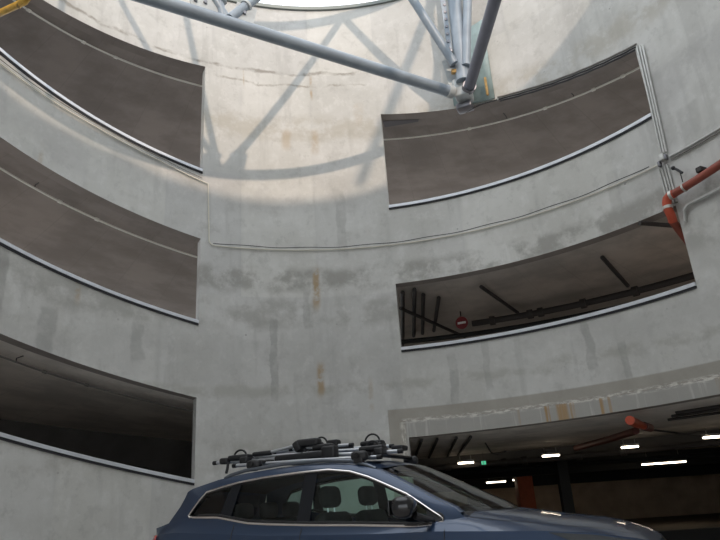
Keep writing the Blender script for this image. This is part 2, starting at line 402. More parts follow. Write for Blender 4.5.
# the lowest left ramp floor
tag(sweep([(R+T_WALL, -1.3), (R+6.3, -1.3), (R+6.3, -.95), (R+T_WALL, -.95)], -112, -8, lambda t: max(OPEN['L3'][2](t), 1.0)).build('floor', M['floor'], smooth=30), 'ramp floor behind the lowest left opening', kind='structure')
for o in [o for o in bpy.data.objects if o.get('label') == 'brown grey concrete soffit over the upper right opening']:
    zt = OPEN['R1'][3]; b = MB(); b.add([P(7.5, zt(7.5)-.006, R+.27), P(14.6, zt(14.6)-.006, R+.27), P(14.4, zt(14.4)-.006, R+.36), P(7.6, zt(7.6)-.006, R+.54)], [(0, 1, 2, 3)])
    tag(b.build('shadow_patch', mat('painted_shadow_blue_grey', (.12, .115, .125), .7), o, smooth=0, solid=.004), 'wedge shaped patch painting a shadow at the left end')  # thin dark wedge that paints a shadow onto the soffit
# outer ring walls / parapets of the ramp
def ring(a, c, z0, z1, mt, lab, r=R+6.3, name='wall_outer'):
    n = max(2, int(abs(c-a)/3)); b = MB(); rows = []
    for i in range(n+1):
        t = lerp(a, c, i/n); rows.append([P(t, z0(t), r), P(t, z1(t), r), P(t, z1(t), r+.2), P(t, z0(t), r+.2), P(t, z0(t), r)])
    b.grid(rows); return tag(b.build(name, M[mt], smooth=30), lab, kind='structure')
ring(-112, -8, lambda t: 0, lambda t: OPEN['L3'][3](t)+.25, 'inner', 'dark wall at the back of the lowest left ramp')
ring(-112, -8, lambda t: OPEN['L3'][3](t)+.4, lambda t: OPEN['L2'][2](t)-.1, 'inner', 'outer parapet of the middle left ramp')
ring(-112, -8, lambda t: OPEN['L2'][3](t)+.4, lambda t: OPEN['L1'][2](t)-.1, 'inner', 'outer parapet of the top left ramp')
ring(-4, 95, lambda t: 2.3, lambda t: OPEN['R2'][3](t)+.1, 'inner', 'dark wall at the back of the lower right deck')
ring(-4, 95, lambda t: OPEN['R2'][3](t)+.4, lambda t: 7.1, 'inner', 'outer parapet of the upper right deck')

# ------------------------------------------------------------------ ground floor
b = MB(); b.box((6, 8, -.1), (90, 70, .2)); tag(b.build('floor', M['floor'], smooth=0), 'grey paved floor of the well', kind='structure')
b = MB(); b.grid([[P(t, .006, R+3.0), P(t, .006, R+40)] for t in range(-16, 100, 4)]); tag(b.build('floor', M['garage_floor'], smooth=0, solid=.004), 'dusty tan floor inside the garage', kind='structure')
o = sweep([(R+6.3, 0), (R+46, 0), (R+46, .3), (R+6.3, .3)], -20, 112, lambda t: 2.42, uvm=True).build('ceiling', M['soffit_pale'], smooth=30); tag(o, 'low garage ceiling beyond the ramp', kind='structure')
tag(ring(-20, 112, lambda t: 2.10, lambda t: 2.45, 'inner', 'x', name='trim_beam'), 'dark downstand beam across the garage ceiling')
def wallbox(c, s, m, name, lab): b = MB(); b.box(c, s); return tag(b.build(name, M[m], smooth=0), lab, kind='structure')
wallbox((19, 30.1, .80), (52, .2, 1.6), 'tanwall', 'wall_back', 'dim tan wall at the back of the garage')
wallbox((19, 30.05, 2.06), (52, .5, .92), 'blackpaint', 'wall_upper', 'black band above the tan garage wall')
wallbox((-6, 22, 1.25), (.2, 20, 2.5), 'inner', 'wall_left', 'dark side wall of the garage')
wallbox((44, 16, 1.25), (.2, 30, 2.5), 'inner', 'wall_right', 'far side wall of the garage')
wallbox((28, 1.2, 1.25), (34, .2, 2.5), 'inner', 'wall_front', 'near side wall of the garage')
b = MB(); b.box((12.5, 15.2, .14), (15, .25, .28)); tag(b.build('kerb', M['blackpaint'], smooth=0), 'low black kerb on the garage floor right of the car', 'kerb')

# ------------------------------------------------------------------ truss
def V(*a): return Vector(a)
N1 = V(2.36, 11.55, 9.28); J = V(-2.06, 8.97, 9.3); T1 = V(.50, 10.46, 13.30); TL = V(-5.3, 7.10, 13.3)
TP = V(2.60, 11.37, 13.3); CL = V(-6.34, 6.47, 9.3)
NP = V(2.54, 11.50, 9.25); D1 = V(3.03, .55, 9.3)
def ext(a, c, ta, tc=0): d = (c-a).normalized(); return a + d*ta, c - d*tc
def pipe(name, a, c, r, m, parent, seg=16, cap=True):
    b = MB(); b.tube([a, c], r, seg); return b.build(name, M[m], parent)
tr = empty('roof_truss', tuple(N1)); tag(tr, 'blue grey tubular roof truss crossing the top of the well to the left', 'truss')
def loc(root, o): o.parent = root; o.matrix_parent_inverse = Matrix.Translation(-root.location); return o
def tp(root, name, pts, r, m='truss', seg=16): 
    b = MB(); b.tube(pts, r, seg); return loc(root, b.build(name, M[m]))
dirA = (J-N1).normalized()
tp(tr, 'lower_chord', [N1 + dirA*.18, CL], .118)
tp(tr, 'upper_chord', [TP, T1, TL], .125)
d1a, d1b = ext(J, T1, .12, .1); tp(tr, 'diagonal', [d1a, d1b], .085)
d2a, d2b = ext(V(2.27, 11.18, 9.80), T1, 0, .1); tp(tr, 'diagonal', [d2a, d2b], .09)
JT = V(J.x, J.y, 13.3) + dirA*.9
tp(tr, 'diagonal', [J + V(0, 0, .1) , V(-4.3, 7.68, 13.3)], .075)
tp(tr, 'post', [J + V(0, 0, .05) + dirA*.05, JT], .075)
for c_, r_ in ((J + (T1-J).normalized()*.62, .11), (J + (JT-J).normalized()*.42, .10)):
    ax = ((T1-J) if r_ == .11 else (JT-J)).normalized(); b = MB(); b.disc(c_, ax, r_, .05); loc(tr, b.build('collar', M['gusset']))
# gusset plate left of the joint with bolts
side = V(0, 0, 1).cross(dirA).normalized(); 
if side.y > 0: side = -side
def plate(root, org, pts, th, m, name, n):
    b = MB(); n = n.normalized(); top = [org + p + n*th/2 for p in pts]; bot = [org + p - n*th/2 for p in pts]; k = len(pts)
    b.add(top + bot, [tuple(range(k)), tuple(range(k, 2*k))[::-1]] + [(i, (i+1) % k, k+(i+1) % k, k+i) for i in range(k)])
    o = b.build(name, M[m], smooth=0); return loc(root, o)
up = V(0, 0, 1)
g1 = plate(tr, J, [dirA*.06, dirA*.62 + up*.10, dirA*.66 + up*.34, dirA*.12 + up*.46], .03, 'gusset', 'gusset_plate', side)
g2 = plate(tr, J, [-dirA*.10, -dirA*.50 + up*.12, -dirA*.58 + up*.5, -dirA*.20 + up*.52], .03, 'gusset', 'gusset_plate', side)
for q in (dirA*.55 + up*.24, dirA*.38 + up*.26, -dirA*.33 + up*.30, -dirA*.27 + up*.43):
    b = MB(); b.disc(J + q + side*.03, side, .033, .05, 8); loc(tr, b.build('bolt', M['steel']))
# node bracket on the wall
b = MB(); b.tube([N1 + dirA*.18, N1 + dirA*.32], .14, 16); loc(tr, b.build('end_collar', M['gusset']))
b = MB(); b.rbox(tuple(N1 + V(.10, .02, .10)), (.34, .42, .46), .05, rz=math.radians(-24)); loc(tr, b.build('node_bracket', M['gusset']))
b = MB(); b.rbox(tuple(N1 + V(.12, .16, -.22)), (.34, .26, .14), .03, rz=math.radians(-24)); loc(tr, b.build('node_foot', M['steel']))
plate(tr, N1 + V(0, -.03, 0), [V(-.16, 0, 0), V(.08, 0, .05), V(.02, 0, .95), V(-.28, 0, .85)], .05, 'gusset', 'gusset_plate', V(.3, 1, 0))
# second truss running from the node over the camera
t2 = empty('roof_truss', tuple(NP)); tag(t2, 'roof truss with shade-darkened lower chord running from the wall bracket up over the viewer', 'truss')
tp(t2, 'lower_chord', [NP + V(.01, -.12, .05), D1], .115, 'truss_shaded')
tp(t2, 'upper_chord', [TP + V(.02, -.3, 0), V(3.1, .55, 13.3)], .12)
tp(t2, 'diagonal', [V(2.52, 11.22, 9.75), V(3.02, 11.2, 13.3)], .095)
tp(t2, 'diagonal', [V(2.78, 6.3, 9.3), V(3.02, 9.6, 13.3)], .085)
b = MB(); b.tube([NP + V(0, -.1, .05), NP + V(.01, -.22, .05)], .145, 16); loc(t2, b.build('end_collar', M['steel']))
# wide post with its bolted ladder flange
po = empty('truss_post', tuple(NP)); tag(po, 'wide pale blue post rising from the wall bracket with bolted edge', 'post')
pa, pb = V(2.44, 11.34, 9.45), TP + V(-.04, 0, 0); dp = (pb-pa).normalized()
tp(po, 'post_tube', [pa, pb], .15, seg=24)
fl = plate(po, pa, [V(-.14, 0, .55), V(-.24, 0, .60), V(-.26, 0, 4.0), V(-.14, 0, 4.0)], .03, 'truss', 'edge_flange', V(0, 1, 0))
for i in range(14):
    q = pa + dp*(.65 + .2*i) + V(-.235, -.02, 0); b = MB(); b.disc(q, (0, 1, 0), .035, .05, 8); loc(po, b.build('bolt', M['steel']))
for i in range(4):
    q = pa + V(-.16 - .015*i, -.02, .25 + .18*i); b = MB(); b.rbox(tuple(q), (.13, .09, .09), .015); loc(po, b.build('bracket_lug', M['steel' if i % 2 else 'rust']))
# teal plate fixed to the wall behind the bracket
b = MB(); rows = []
for th in (22.4, 23.5, 25, 26.5, 28, 29.3, 30.5):
    zt = interp([(22.4, 10.45), (28, 11.12), (30.5, 11.18)], th); rows.append([P(th, OPEN['R1'][3](th)+.02, R-.05), P(th, zt, R-.05)])
pl = b.grid(rows).build('wall_plate', M['teal'], smooth=30, solid=.045); tag(pl, 'teal painted steel plate on the wall behind the truss bracket', 'wall plate')
b = MB(); b.rbox((2.93, 11.42, 9.35), (.05, .05, .45), .01, rz=math.radians(-27)); b.build('rust_streak', M['rust'], pl)
b = MB(); b.rbox((2.84, 11.40, 10.1), (.04, .04, .5), .01, rz=math.radians(-27)); b.build('rust_streak', M['rust'], pl)

# yellow pipe at the upper left
yp = empty('yellow_pipe', (-5.35, 7.9, 9.2)); tag(yp, 'yellow painted pipe poking in at the upper left corner', 'pipe')
b = MB(); b.tube([(-6.35, 8.55, 9.35), (-5.75, 8.35, 9.2), (-5.32, 8.12, 9.12), (-5.06, 7.98, 9.08), (-4.98, 7.93, 9.14), (-4.97, 7.92, 9.9), (-4.97, 7.92, 13.3)], .055, 12); loc(yp, b.build('pipe_run', M['yellow']))
b = MB(); b.disc((-5.2, 8.06, 9.105), (.85, .46, -.13), .066, .05); loc(yp, b.build('pipe_socket', M['rust']))

# ------------------------------------------------------------------ conduits and cables
def arc(th0, th1, zf, r, n=40): return [P(lerp(th0, th1, i/n), zf(lerp(th0, th1, i/n)), r) for i in range(n+1)]
def run(name, pts, r, m, lab, cat='conduit', clips=None, clipm='conduit', seg=8):
    b = MB(); b.tube(pts, r, seg); o = b.build(name, M[m]); tag(o, lab, cat)
    for c_ in clips or []:
        q = MB(); q.rbox(c_, (.07, .07, .07), .02); q.build('coupling', M[clipm], o)
    return o
rw = R - .03
# twin conduit under the top left sill, down beside the opening and round to the right
lefts = lin(7.42 + .218 - .218, -.0)
def z_left(t): return interp([(-100, 9.35), (-64.2, 8.60), (-46.9, 8.24), (-36, 7.95), (-27.2, 7.64)], t)
run('conduit', arc(-100, -27.1, z_left, rw) + [P(-27.05, 7.5, rw), P(-26.7, 6.36, rw), P(-26.3, 6.29, rw)] + arc(-25.5, 54.9, lambda t: 6.27, rw, 60) + [P(55.9, 6.27, rw)], .0135, 'conduit_w', 'pale conduit sweeping round the wall at mid height past both columns of openings', seg=8)
run('conduit', arc(-100, -28.2, lambda t: z_left(t)+.075, rw), .008, 'conduit_d', 'thin dark conduit just under the top left opening, above the pale one')
run('cable', arc(-26.0, 54.5, lambda t: 6.275 + .04 + .010*math.sin(t*.55), rw-.026, 90), .008, 'cable', 'black cable wavering along the top of the pale mid height conduit', 'cable')
run('conduit', arc(57.9, 100, lambda t: 6.31, rw, 30), .022, 'conduit', 'grey conduit climbing to the right edge from the junction boxes')
run('conduit', arc(57.9, 100, lambda t: 6.255, rw, 30), .013, 'conduit_d', 'thin dull conduit under the grey one at the right edge')
# vertical conduits right of the right hand openings
for i, (dt, lab) in enumerate(((.25, 'leftmost'), (.75, 'middle'), (1.2, 'rightmost'))):
    run('conduit', [P(57.0+dt, 8.62-.03*i, rw), P(56.75+dt*.9, 7.4, rw), P(56.45+dt*.9, 6.42, rw)], .02, 'conduit', '%s of three upright conduits beside the upper right opening' % lab)
for i, lab in enumerate(('first from the left', 'second from the left', 'third from the left', 'rightmost')):
    t = 55.75 + .45*i; run('conduit', [P(t, 6.20, rw), P(t+.05, 5.50, rw)], .02, 'conduit', '%s of four short upright conduits above the red pipe elbow' % lab)
jb = MB(); jb.rbox(P(56.95, 6.33, R-.07), (.10, .12, .12), .02, rz=math.radians(-56)); o = jb.build('junction_box', M['conduit']); tag(o, 'small grey junction box where the conduits cross on the right wall', 'junction box')
q = MB(); q.rbox(P(56.3, 6.24, R-.08), (.05, .08, .10), .015, rz=math.radians(-56)); q.rbox(P(57.5, 6.31, R-.08), (.05, .07, .1), .015, rz=math.radians(-56)); q.build('cable_gland', M['steel'], o)
# grey conduit under the red pipe
run('conduit', [P(57.7, 5.12, R-.05), P(58.0, 5.30, R-.06), P(58.6, 5.36, R-.06)] + arc(59.5, 100, lambda t: 5.37 + .002*(t-59), R-.06, 20), .03, 'conduit', 'grey conduit running right below the red sprinkler pipe')
# conduits on the soffits
def sof(key, dz): return lambda t: OPEN[key][3](t) + dz
for key, th0, th1, r0, r1, m, rr, txt in (('L1', -98, -20, .42, .72, 'conduit_l', .022, 'top left'), ('L2', -98, -20, .75, .92, 'conduit_l', .020, 'middle left'), ('L3', -98, -18, .85, 1.35, 'conduit_d', .017, 'lowest left'), ('R1', 2, 72, 1.10, .72, 'conduit_l', .020, 'upper right')):
    pts = []; a, c = th0, th1
    for i in range(41):
        t = lerp(a, c, i/40); w = (t - (-62 if key[0] == 'L' else 7))/((-27 if key[0] == 'L' else 45) - (-62 if key[0] == 'L' else 7)); w = max(-1.2, min(2.2, w))
        pts.append(P(t, OPEN[key][3](t) + (.05 if 1 else 0) - rr - .03, R + lerp(r0, r1, w)))
    o = run('conduit', pts, rr, m, 'thin conduit crossing the ceiling of the %s opening' % txt)
    for f in (.32, .50, .63, .72):
        p = Vector(pts[int(f*40)]); q = MB(); q.disc(p, Vector(pts[int(f*40)+1])-p, rr*1.7, .07, 12); q.build('coupling', M[m], o)
    for f in (.40, .58):
        p = Vector(pts[int(f*40)]); q = MB(); q.tube([p, p + Vector((0, 0, .07)), p + (Vector((CX, CY, p.z))-p).normalized()*.25 + Vector((0, 0, .06))], .010, 6); q.build('hanger', M['darkpipe'], o)
# cables along the head of the upper right opening
for i, (dz, r_, m, lab) in enumerate(((.05, .02, 'conduit_d', 'upper'), (-.005, .016, 'cable', 'middle'), (-.06, .016, 'cable', 'lower'))):
    run('cable', arc(31.0 + i*.15, 57.3 - i*.2, lambda t: OPEN['R1'][3](t) + dz + .003*math.sin(t*1.9+i), R-.035-.006*i, 50), r_, m, '%s of three cables along the head of the upper right opening' % lab, 'cable')
run('cable', [P(24.2, 9.30, R-.12), P(23.9, 9.10, R-.1), P(24.6, 9.0, R-.08), P(25.8, 9.0, R-.14), P(28, 9.02, R-.16), P(30.9, 9.05, R-.07)], .014, 'cable', 'black cable looping below the truss bracket', 'cable')
# broken bracket and hook on the right wall
b = MB(); b.tube([P(58.2, 6.06, R-.06), P(58.8, 5.99, R-.10), P(59.4, 5.90, R-.10)], .022, 8); b.sphere(P(58.15, 6.065, R-.08), (.035, .035, .035)); b.tube([P(59.1, 5.93, R-.1), P(59.0, 5.76, R-.08)], .008, 6)
tag(b.build('pipe_bracket', M['cable']), 'black bracket on the wall above the red pipe', 'bracket')

# ------------------------------------------------------------------ red sprinkler pipes
rp = empty('sprinkler_pipe', P(57, 5.5, R-.2)); tag(rp, 'red sprinkler pipe on the right wall turning down into the lower right opening', 'pipe')
rr = R - .16
b = MB(); b.tube(arc(57.6, 100, lambda t: 5.60 + (t-57.6)*.0115, rr, 24), .065, 14); loc(rp, b.build('pipe_run', M['red']))
b = MB(); b.tube([P(57.7, 5.60, rr), P(57.0, 5.60, rr), P(56.5, 5.57, rr), P(56.25, 5.50, rr), P(56.2, 5.40, rr), P(56.25, 5.28, rr+.04), P(56.0, 5.2, rr+.1)], .072, 14); loc(rp, b.build('elbow', M['redbright']))
b = MB(); b.tube([P(56.0, 5.22, rr+.08), P(55.2, 5.05, R+.35), P(54.3, 4.85, R+.9)], .066, 14); loc(rp, b.build('pipe_run', M['red']))
for q, ax in ((P(57.25, 5.60, rr), (.6, -.8, 0)), (P(56.2, 5.42, rr), (0, 0, 1))):
    b = MB(); b.disc(q, ax, .08, .05); loc(rp, b.build('clamp_ring', M['ring']))
b = MB(); b.disc(P(59.4, 5.62, rr), (.5, -.85, .1), .075, .03); loc(rp, b.build('clamp_ring', M['ring']))
b = MB(); b.rbox(P(62.4, 5.77, rr+.03), (.10, .16, .09), .015, rz=math.radians(-62)); b.box(P(62.4, 5.72, rr+.02), (.03, .03, .12)); loc(rp, b.build('pipe_clip', M['darkpipe']))

# lower right deck: pipes below the soffit
sb = sof('R2', -.06)
def ray_pipe(a, c, r, m, lab, name='ceiling_pipe', cat='pipe'):
    b = MB(); b.tube([a, c], r, 8); return tag(b.build(name, M[m]), lab, cat)
for i, (a, c, lab) in enumerate((((.86, 12.75, 5.33), (1.05, 17.4, 5.33), 'leftmost'), ((1.10, 12.6, 5.33), (1.30, 16.5, 5.33), 'second from the left'), ((1.31, 13.0, 5.33), (1.52, 16.3, 5.33), 'third from the left'), ((1.67, 13.3, 5.33), (1.80, 16.1, 5.33), 'rightmost'))):
    ray_pipe(a, c, .045, 'darkpipe', '%s of four dark ceiling pipes, left end of lower right opening' % lab)
ray_pipe((.84, 13.6, 5.24), (2.65, 16.6, 5.24), .04, 'darkpipe', 'dark pipe slanting across the four parallel ceiling pipes')
ray_pipe((2.5, 12.72, 5.33), (3.73, 14.92, 5.33), .04, 'darkpipe', 'dark branch pipe on the ceiling right of the no entry sign')
ray_pipe((4.62, 11.44, 5.33), (5.8, 13.33, 5.33), .045, 'darkpipe', 'dark branch pipe near the right half of the lower right opening')
ray_pipe((4.78, 10.0, 5.38), (5.45, 10.22, 5.38), .04, 'darkpipe', 'short dark pipe at the top right corner of the lower right opening')
mp = run('sprinkler_main', arc(17, 80, lambda t: 5.16, R+2.95, 40), .075, 'darkpipe', 'dark main pipe hung along the ceiling of the lower right opening', 'pipe')
for th in (20, 25.5, 27, 33, 40):
    q = MB(); p = Vector(P(th, 5.16, R+2.95)); q.disc(p, Vector(P(th+1, 5.16, R+2.95))-p, .11, .12); q.build('coupling', M['darkpipe'], mp)
run('cable_tray', arc(4, 80, lambda t: 5.02, R+3.4, 40), .06, 'blackpaint', 'black tray running behind the main pipe in the lower right opening', 'cable tray')
sg = empty('no_entry_sign', (2.33, 14.76, 5.13)); tag(sg, 'round red no entry sign hanging behind the lower right opening', 'sign')
b = MB(); b.disc((0, 0, 0), (-.45, -1, -.1), .15, .02, 28); b.build('sign_disc', M['signred'], sg)
b = MB(); b.box((-.002, -.018, -.002), (.20, .012, .05), rz=math.radians(-24), rx=math.radians(-5)); b.build('white_bar', M['white'], sg)
b = MB(); b.tube([(0, .03, .10), (0, .03, .30)], .012, 6); b.build('hanger', M['darkpipe'], sg)

# ground floor entrance: bars, pipes, lamps
for i, (a, c, lab) in enumerate((((.97, 12.75, 2.31), (1.11, 17.6, 2.31), 'leftmost'), ((1.27, 12.75, 2.31), (1.51, 17.9, 2.31), 'second from the left'), ((1.64, 12.75, 2.31), (2.02, 18.0, 2.31), 'third from the left'), ((1.92, 12.75, 2.31), (2.28, 17.8, 2.31), 'rightmost'))):
    ray_pipe(a, c, .03, 'darkpipe', '%s of four dark ceiling pipes at the left of the garage entrance' % lab)
gp = empty('sprinkler_pipe', (4.6, 11.4, 2.2)); tag(gp, 'dark red sprinkler pipe under the garage entrance ceiling', 'pipe')
b = MB(); b.tube([(4.22, 10.72, 2.22), (4.42, 11.05, 2.21), (4.72, 11.45, 2.18)], [.075, .08, .06], 14); loc(gp, b.build('elbow', M['redbright']))
b = MB(); b.tube([(4.72, 11.45, 2.18), (5.1, 12.1, 2.2)], .075, 12); loc(gp, b.build('pipe_run', M['reddark']))
b = MB(); b.tube([(5.1, 12.75, 2.22), (5.1, 14.2, 2.21), (4.95, 16.2, 2.2)], .07, 12); loc(gp, b.build('pipe_run', M['reddark']))
run('cable', [(5.1, 12.3, 2.2), (6.2, 13.2, 2.14), (7.2, 14.3, 2.18), (8.0, 15.2, 2.14)], .02, 'darkpipe', 'dark cable trailing right from the red pipe elbow', 'cable')
mg = run('sprinkler_main', arc(3, 70, lambda t: 2.06, R+5.9, 40), .07, 'darkpipe', 'dark main pipe following the beam inside the garage entrance', 'pipe')
for th in (10, 17, 19.5, 26, 31):
    q = MB(); p = Vector(P(th, 2.06, R+5.9)); q.disc(p, Vector(P(th+1, 2.06, R+5.9))-p, .10, .14); q.build('coupling', M['darkpipe'], mg)
for i, (r_, z, lab) in enumerate(((R+.7, 2.31, 'nearest'), (R+1.15, 2.31, 'middle'), (R+1.7, 2.31, 'farthest'))):
    run('ceiling_pipe', arc(47-2*i, 80, lambda t: z, r_, 20), .025, 'darkpipe', '%s of three thin ceiling pipes at the right of the garage entrance' % lab, 'pipe')
b = MB(); b.tube([(2.5, 14.6, 2.33), (2.62, 14.7, 2.12), (2.75, 14.75, 2.08), (2.95, 14.7, 2.14)], .018, 6)
tag(b.build('sprinkler', M['darkpipe']), 'bent dark sprinkler drop under the entrance ceiling', 'sprinkler')
run('cable_tray', [(-3, 20.5, 1.98), (14, 19.2, 1.98), (26, 15.2, 1.98)], .07, 'blackpaint', 'black cable tray crossing the dark garage', 'cable tray')
def lamp(c, ln, rz, lab, hang=.2, w=.16):
    t = empty('ceiling_lamp', c, rz); tag(t, lab, 'lamp', 'strip lamps in the garage')
    b = MB(); b.rbox((0, 0, .045), (ln, w, .05), .012); b.build('housing', M['lampbody'], t)
    b = MB(); b.rbox((0, 0, 0), (ln*.96, w*.8, .045), .015); b.build('diffuser', M['lamp'], t)
    for s in (-1, 1): b = MB(); b.tube([(s*ln*.35, 0, .06), (s*ln*.35, 0, hang)], .008, 6); b.build('suspension', M['lampbody'], t)
    return t
lamp((2.46, 17.75, 2.11), .42, .05, 'first small lamp from the left in the garage entrance')
lamp((4.36, 16.38, 2.07), .42, .05, 'small lamp nearest above the orange column')
lamp((6.12, 15.87, 2.12), .40, .02, 'small lamp just below the red pipe elbow')
lamp((7.45, 14.42, 2.12), .55, .0, 'small lamp at the right edge of the photo')
lamp((9.6, 22.3, 1.93), 1.45, -.12, 'long bright strip lamp right of the small ones', .45)
lamp((4.85, 27.0, 1.80), .80, .1, 'long dim strip lamp left of the orange column', .5)
lamp((5.62, 26.6, 1.82), .36, .1, 'short dim lamp touching the top of the orange column', .5)
ex = empty('exit_sign', (2.74, 16.6, 2.02)); ex.scale = (.65, .65, .65); tag(ex, 'small green lit exit sign deep in the garage', 'sign')
b = MB(); b.rbox((0, 0, 0), (.17, .04, .13), .008); b.build('sign_box', M['exitg'], ex)
b = MB(); b.box((-.02, -.022, .0), (.03, .006, .07)); b.box((.0, -.022, -.02), (.05, .006, .018)); b.box((-.012, -.022, .046), (.022, .006, .02)); b.build('pictogram', M['white'], ex)
b = MB(); b.tube([(0, 0, .06), (0, 0, .38)], .008, 6); b.build('hanger', M['darkpipe'], ex)
b = MB(); b.box((19, 24.4, 2.15), (50, .5, .54)); tag(b.build('trim_beam', M['blackpaint'], smooth=0), 'black downstand beam deep in the garage', kind='structure')
oc = empty('column', (5.50, 25.0, 0)); tag(oc, 'square concrete column with orange painted lower part in the garage', 'column')
b = MB(); b.rbox((0, 0, .94), (.56, .56, 1.88), .015); b.build('painted_base', M['orange'], oc)
b = MB(); b.box((0, 0, 2.15), (.54, .54, .54)); b.build('shaft', M['blackpaint'], oc)
b = MB(); b.box((0, 0, 1.2), (.28, .28, 2.4)); o = b.build('column', M['blackpaint'], smooth=0); o.location = (5.3, 19.0, 0); tag(o, 'dark column behind the car bonnet right of the orange column', 'column')

# ------------------------------------------------------------------ the car
YAW = math.radians(25); CO = Vector((.35499934, 6.13129854, 0))
car = empty('car', tuple(CO), -YAW); tag(car, 'dark blue family car with roof rails and bike carriers, parked in the well', 'car')
BELT = [(-2.32, 1.10), (-2.0, 1.175), (-1.86, 1.17), (-1.554, 1.156), (-1.219, 1.094), (-1.044, 1.078), (-.628, 1.051), (-.175, 1.03), (.316, 1.0), (.478, 1.007), (.56, 1.03)]
ZS = [(-2.37, 1.035), (-2.0, 1.05), (-1.5, 1.02), (-1., .985), (0, .96), (.5, .957), (.82, .944), (1.3, .924), (1.6, .895), (1.85, .845), (1.97, .80)]
ZC = [(.45, 1.13), (.7, 1.10), (.875, 1.07), (1.05, 1.045), (1.25, 1.01), (1.556, .965), (1.72, .925), (1.877, .865), (1.97, .80)]
def zb(x): return interp(BELT, x)
def zs(x): return interp(ZS, x)
def Tx(x): return 1 - (.10*((-1-x)/1.2)**2 if x < -1 else 0) - (.085*((x-.1)/.5)**2 if x > .1 else 0)
def Ys(x, z): return Tx(x)*(.845 - .42*max(0, z - zb(x)))
LV = [(0., 1.95, -2.22, .76), (.16, 2.03, -2.32, .88), (.40, 2.06, -2.42, .915), (.65, 2.06, -2.44, .92), (.84, 2.03, -2.43, .915), (1., 1.97, -2.385, .885)]
NE = 4.5
US = sorted(set([round(-.97 + 1.94*i/96, 5) for i in range(97)] + [s*q for s in (-1, 1) for q in (.98, .988, .994, .998, 1.)]))
AX = (1.25, -1.40); RA = .375
def body_pt(u, f, sgn, off=0):
    NE = 4.5 if u > 0 else 9.
    for (f0, a0, r0, b0), (f1, a1, r1, b1) in zip(LV, LV[1:]):
        if f <= f1 + 1e-9:
            q = (f-f0)/(f1-f0); a, r_, b_ = lerp(a0, a1, q), lerp(r0, r1, q), lerp(b0, b1, q); break
    xc, h = (a+r_)/2, (a-r_)/2; x = xc + h*u; y = (b_+off)*(max(0, 1-abs(u)**NE))**(1/NE)
    x += off*u
    z = .2 + f*(zs(x)-.2)
    return x, sgn*y, z
def u_of(x, f=1.):
    for (f0, a0, r0, b0), (f1, a1, r1, b1) in zip(LV, LV[1:]):
        if f <= f1 + 1e-9:
            q = (f-f0)/(f1-f0); a, r_ = lerp(a0, a1, q), lerp(r0, r1, q); break
    return max(-1, min(1, (x-(a+r_)/2)/((a-r_)/2)))
def arch(p):
    x, y, z = p
    for xa in AX:
        d = RA*RA - (x-xa)**2
        if d > 0: z = max(z, .34 + math.sqrt(d))
    return x, y, z
FS = [0, .08, .16, .28, .40, .52, .65, .75, .84, .92, 1.]
b = MB()
for sgn in (-1, 1):
    b = MB()
    b.grid([[arch(body_pt(u, f, sgn)) for f in FS] for u in US])
    xs = [-2.33 + i*(.62+2.33)/40 for i in range(41)]
    b.grid([[body_pt(u_of(x), 1., sgn), (x, sgn*lerp(abs(body_pt(u_of(x), 1., sgn)[1]), Ys(x, zb(x)), .55), lerp(zs(x), zb(x), .45)), (x, sgn*(Ys(x, zb(x))+.004), zb(x)-.004)] for x in xs])
    b.build('body_side', M['paint'], car, smooth=50)
# bonnet and wings
def hood_pt(x, s):
    y5 = abs(body_pt(u_of(x), 1., 1)[1]); w = 1-abs(s)**interp([(.6, 5.4), (1.1, 4.0), (1.5, 3.2)], x)
    return (x, s*y5, zs(x) + (interp(ZC, x)-zs(x))*w)
HX = [.45 + .02*i for i in range(76)] + [1.955, 1.968]
for sg in (-1, 1): b = MB(); b.grid([[hood_pt(x, sg*lerp(1, .835, i/4)) for i in range(5)] for x in HX]); b.build('wing', M['paint'], car)
b = MB(); b.grid([[hood_pt(x, s) for s in [lerp(-.825, .825, i/24) for i in range(25)]] for x in HX if x > .60]); b.build('bonnet', M['paint'], car)
b = MB(); b.grid([[tuple(Vector(hood_pt(x, s)) - Vector((0, 0, .012))) for s in [-.88, -.8, -.4, 0, .4, .8, .88]] for x in HX]); b.build('bonnet_seam', M['black'], car)
# greenhouse side frames: outer roof line paired with inner window line
PAIR = [((.70, 1.02), (.535, 1.02)), ((.66, 1.065), (.525, 1.04)), ((.608, 1.113), (.50, 1.06)), ((.453, 1.185), (.425, 1.108)), ((.36, 1.235), (.32, 1.178)), ((.27, 1.283), (.231, 1.235)), ((.10, 1.372), (.035, 1.324)),
        ((-.06, 1.447), (-.119, 1.39)), ((-.25, 1.50), (-.293, 1.446)), ((-.49, 1.527), (-.504, 1.477)), ((-.79, 1.540), (-.794, 1.475)), ((-1.16, 1.530), (-1.162, 1.461)), ((-1.43, 1.512), (-1.417, 1.436)),
        ((-1.68, 1.483), (-1.60, 1.408)), ((-1.90, 1.440), (-1.757, 1.377)), ((-2.04, 1.400), (-1.82, 1.31)), ((-2.07, 1.285), (-1.87, 1.24)), ((-2.19, 1.12), (-1.904, 1.184)), ((-2.25, 1.075), (-1.88, 1.168))]
def oy(x, z): return Ys(x, z)*(.955 if z > 1.3 else lerp(1, .955, max(0, min(1, (z-1.05)/.25))))
for sg in (-1, 1):
    b = MB(); b.grid([[(xo, sg*oy(xo, zo), zo), (lerp(xo, xi, .5), sg*(lerp(oy(xo, zo), Ys(xi, zi), .5)+.012), lerp(zo, zi, .5)), (xi, sg*Ys(xi, zi), zi)] for (xo, zo), (xi, zi) in PAIR])
    b.build('roof_side', M['paint'], car, smooth=60)
TOP = sorted([(xi, zi) for _, (xi, zi) in PAIR if zi > 1.165 or xi > .4]); 
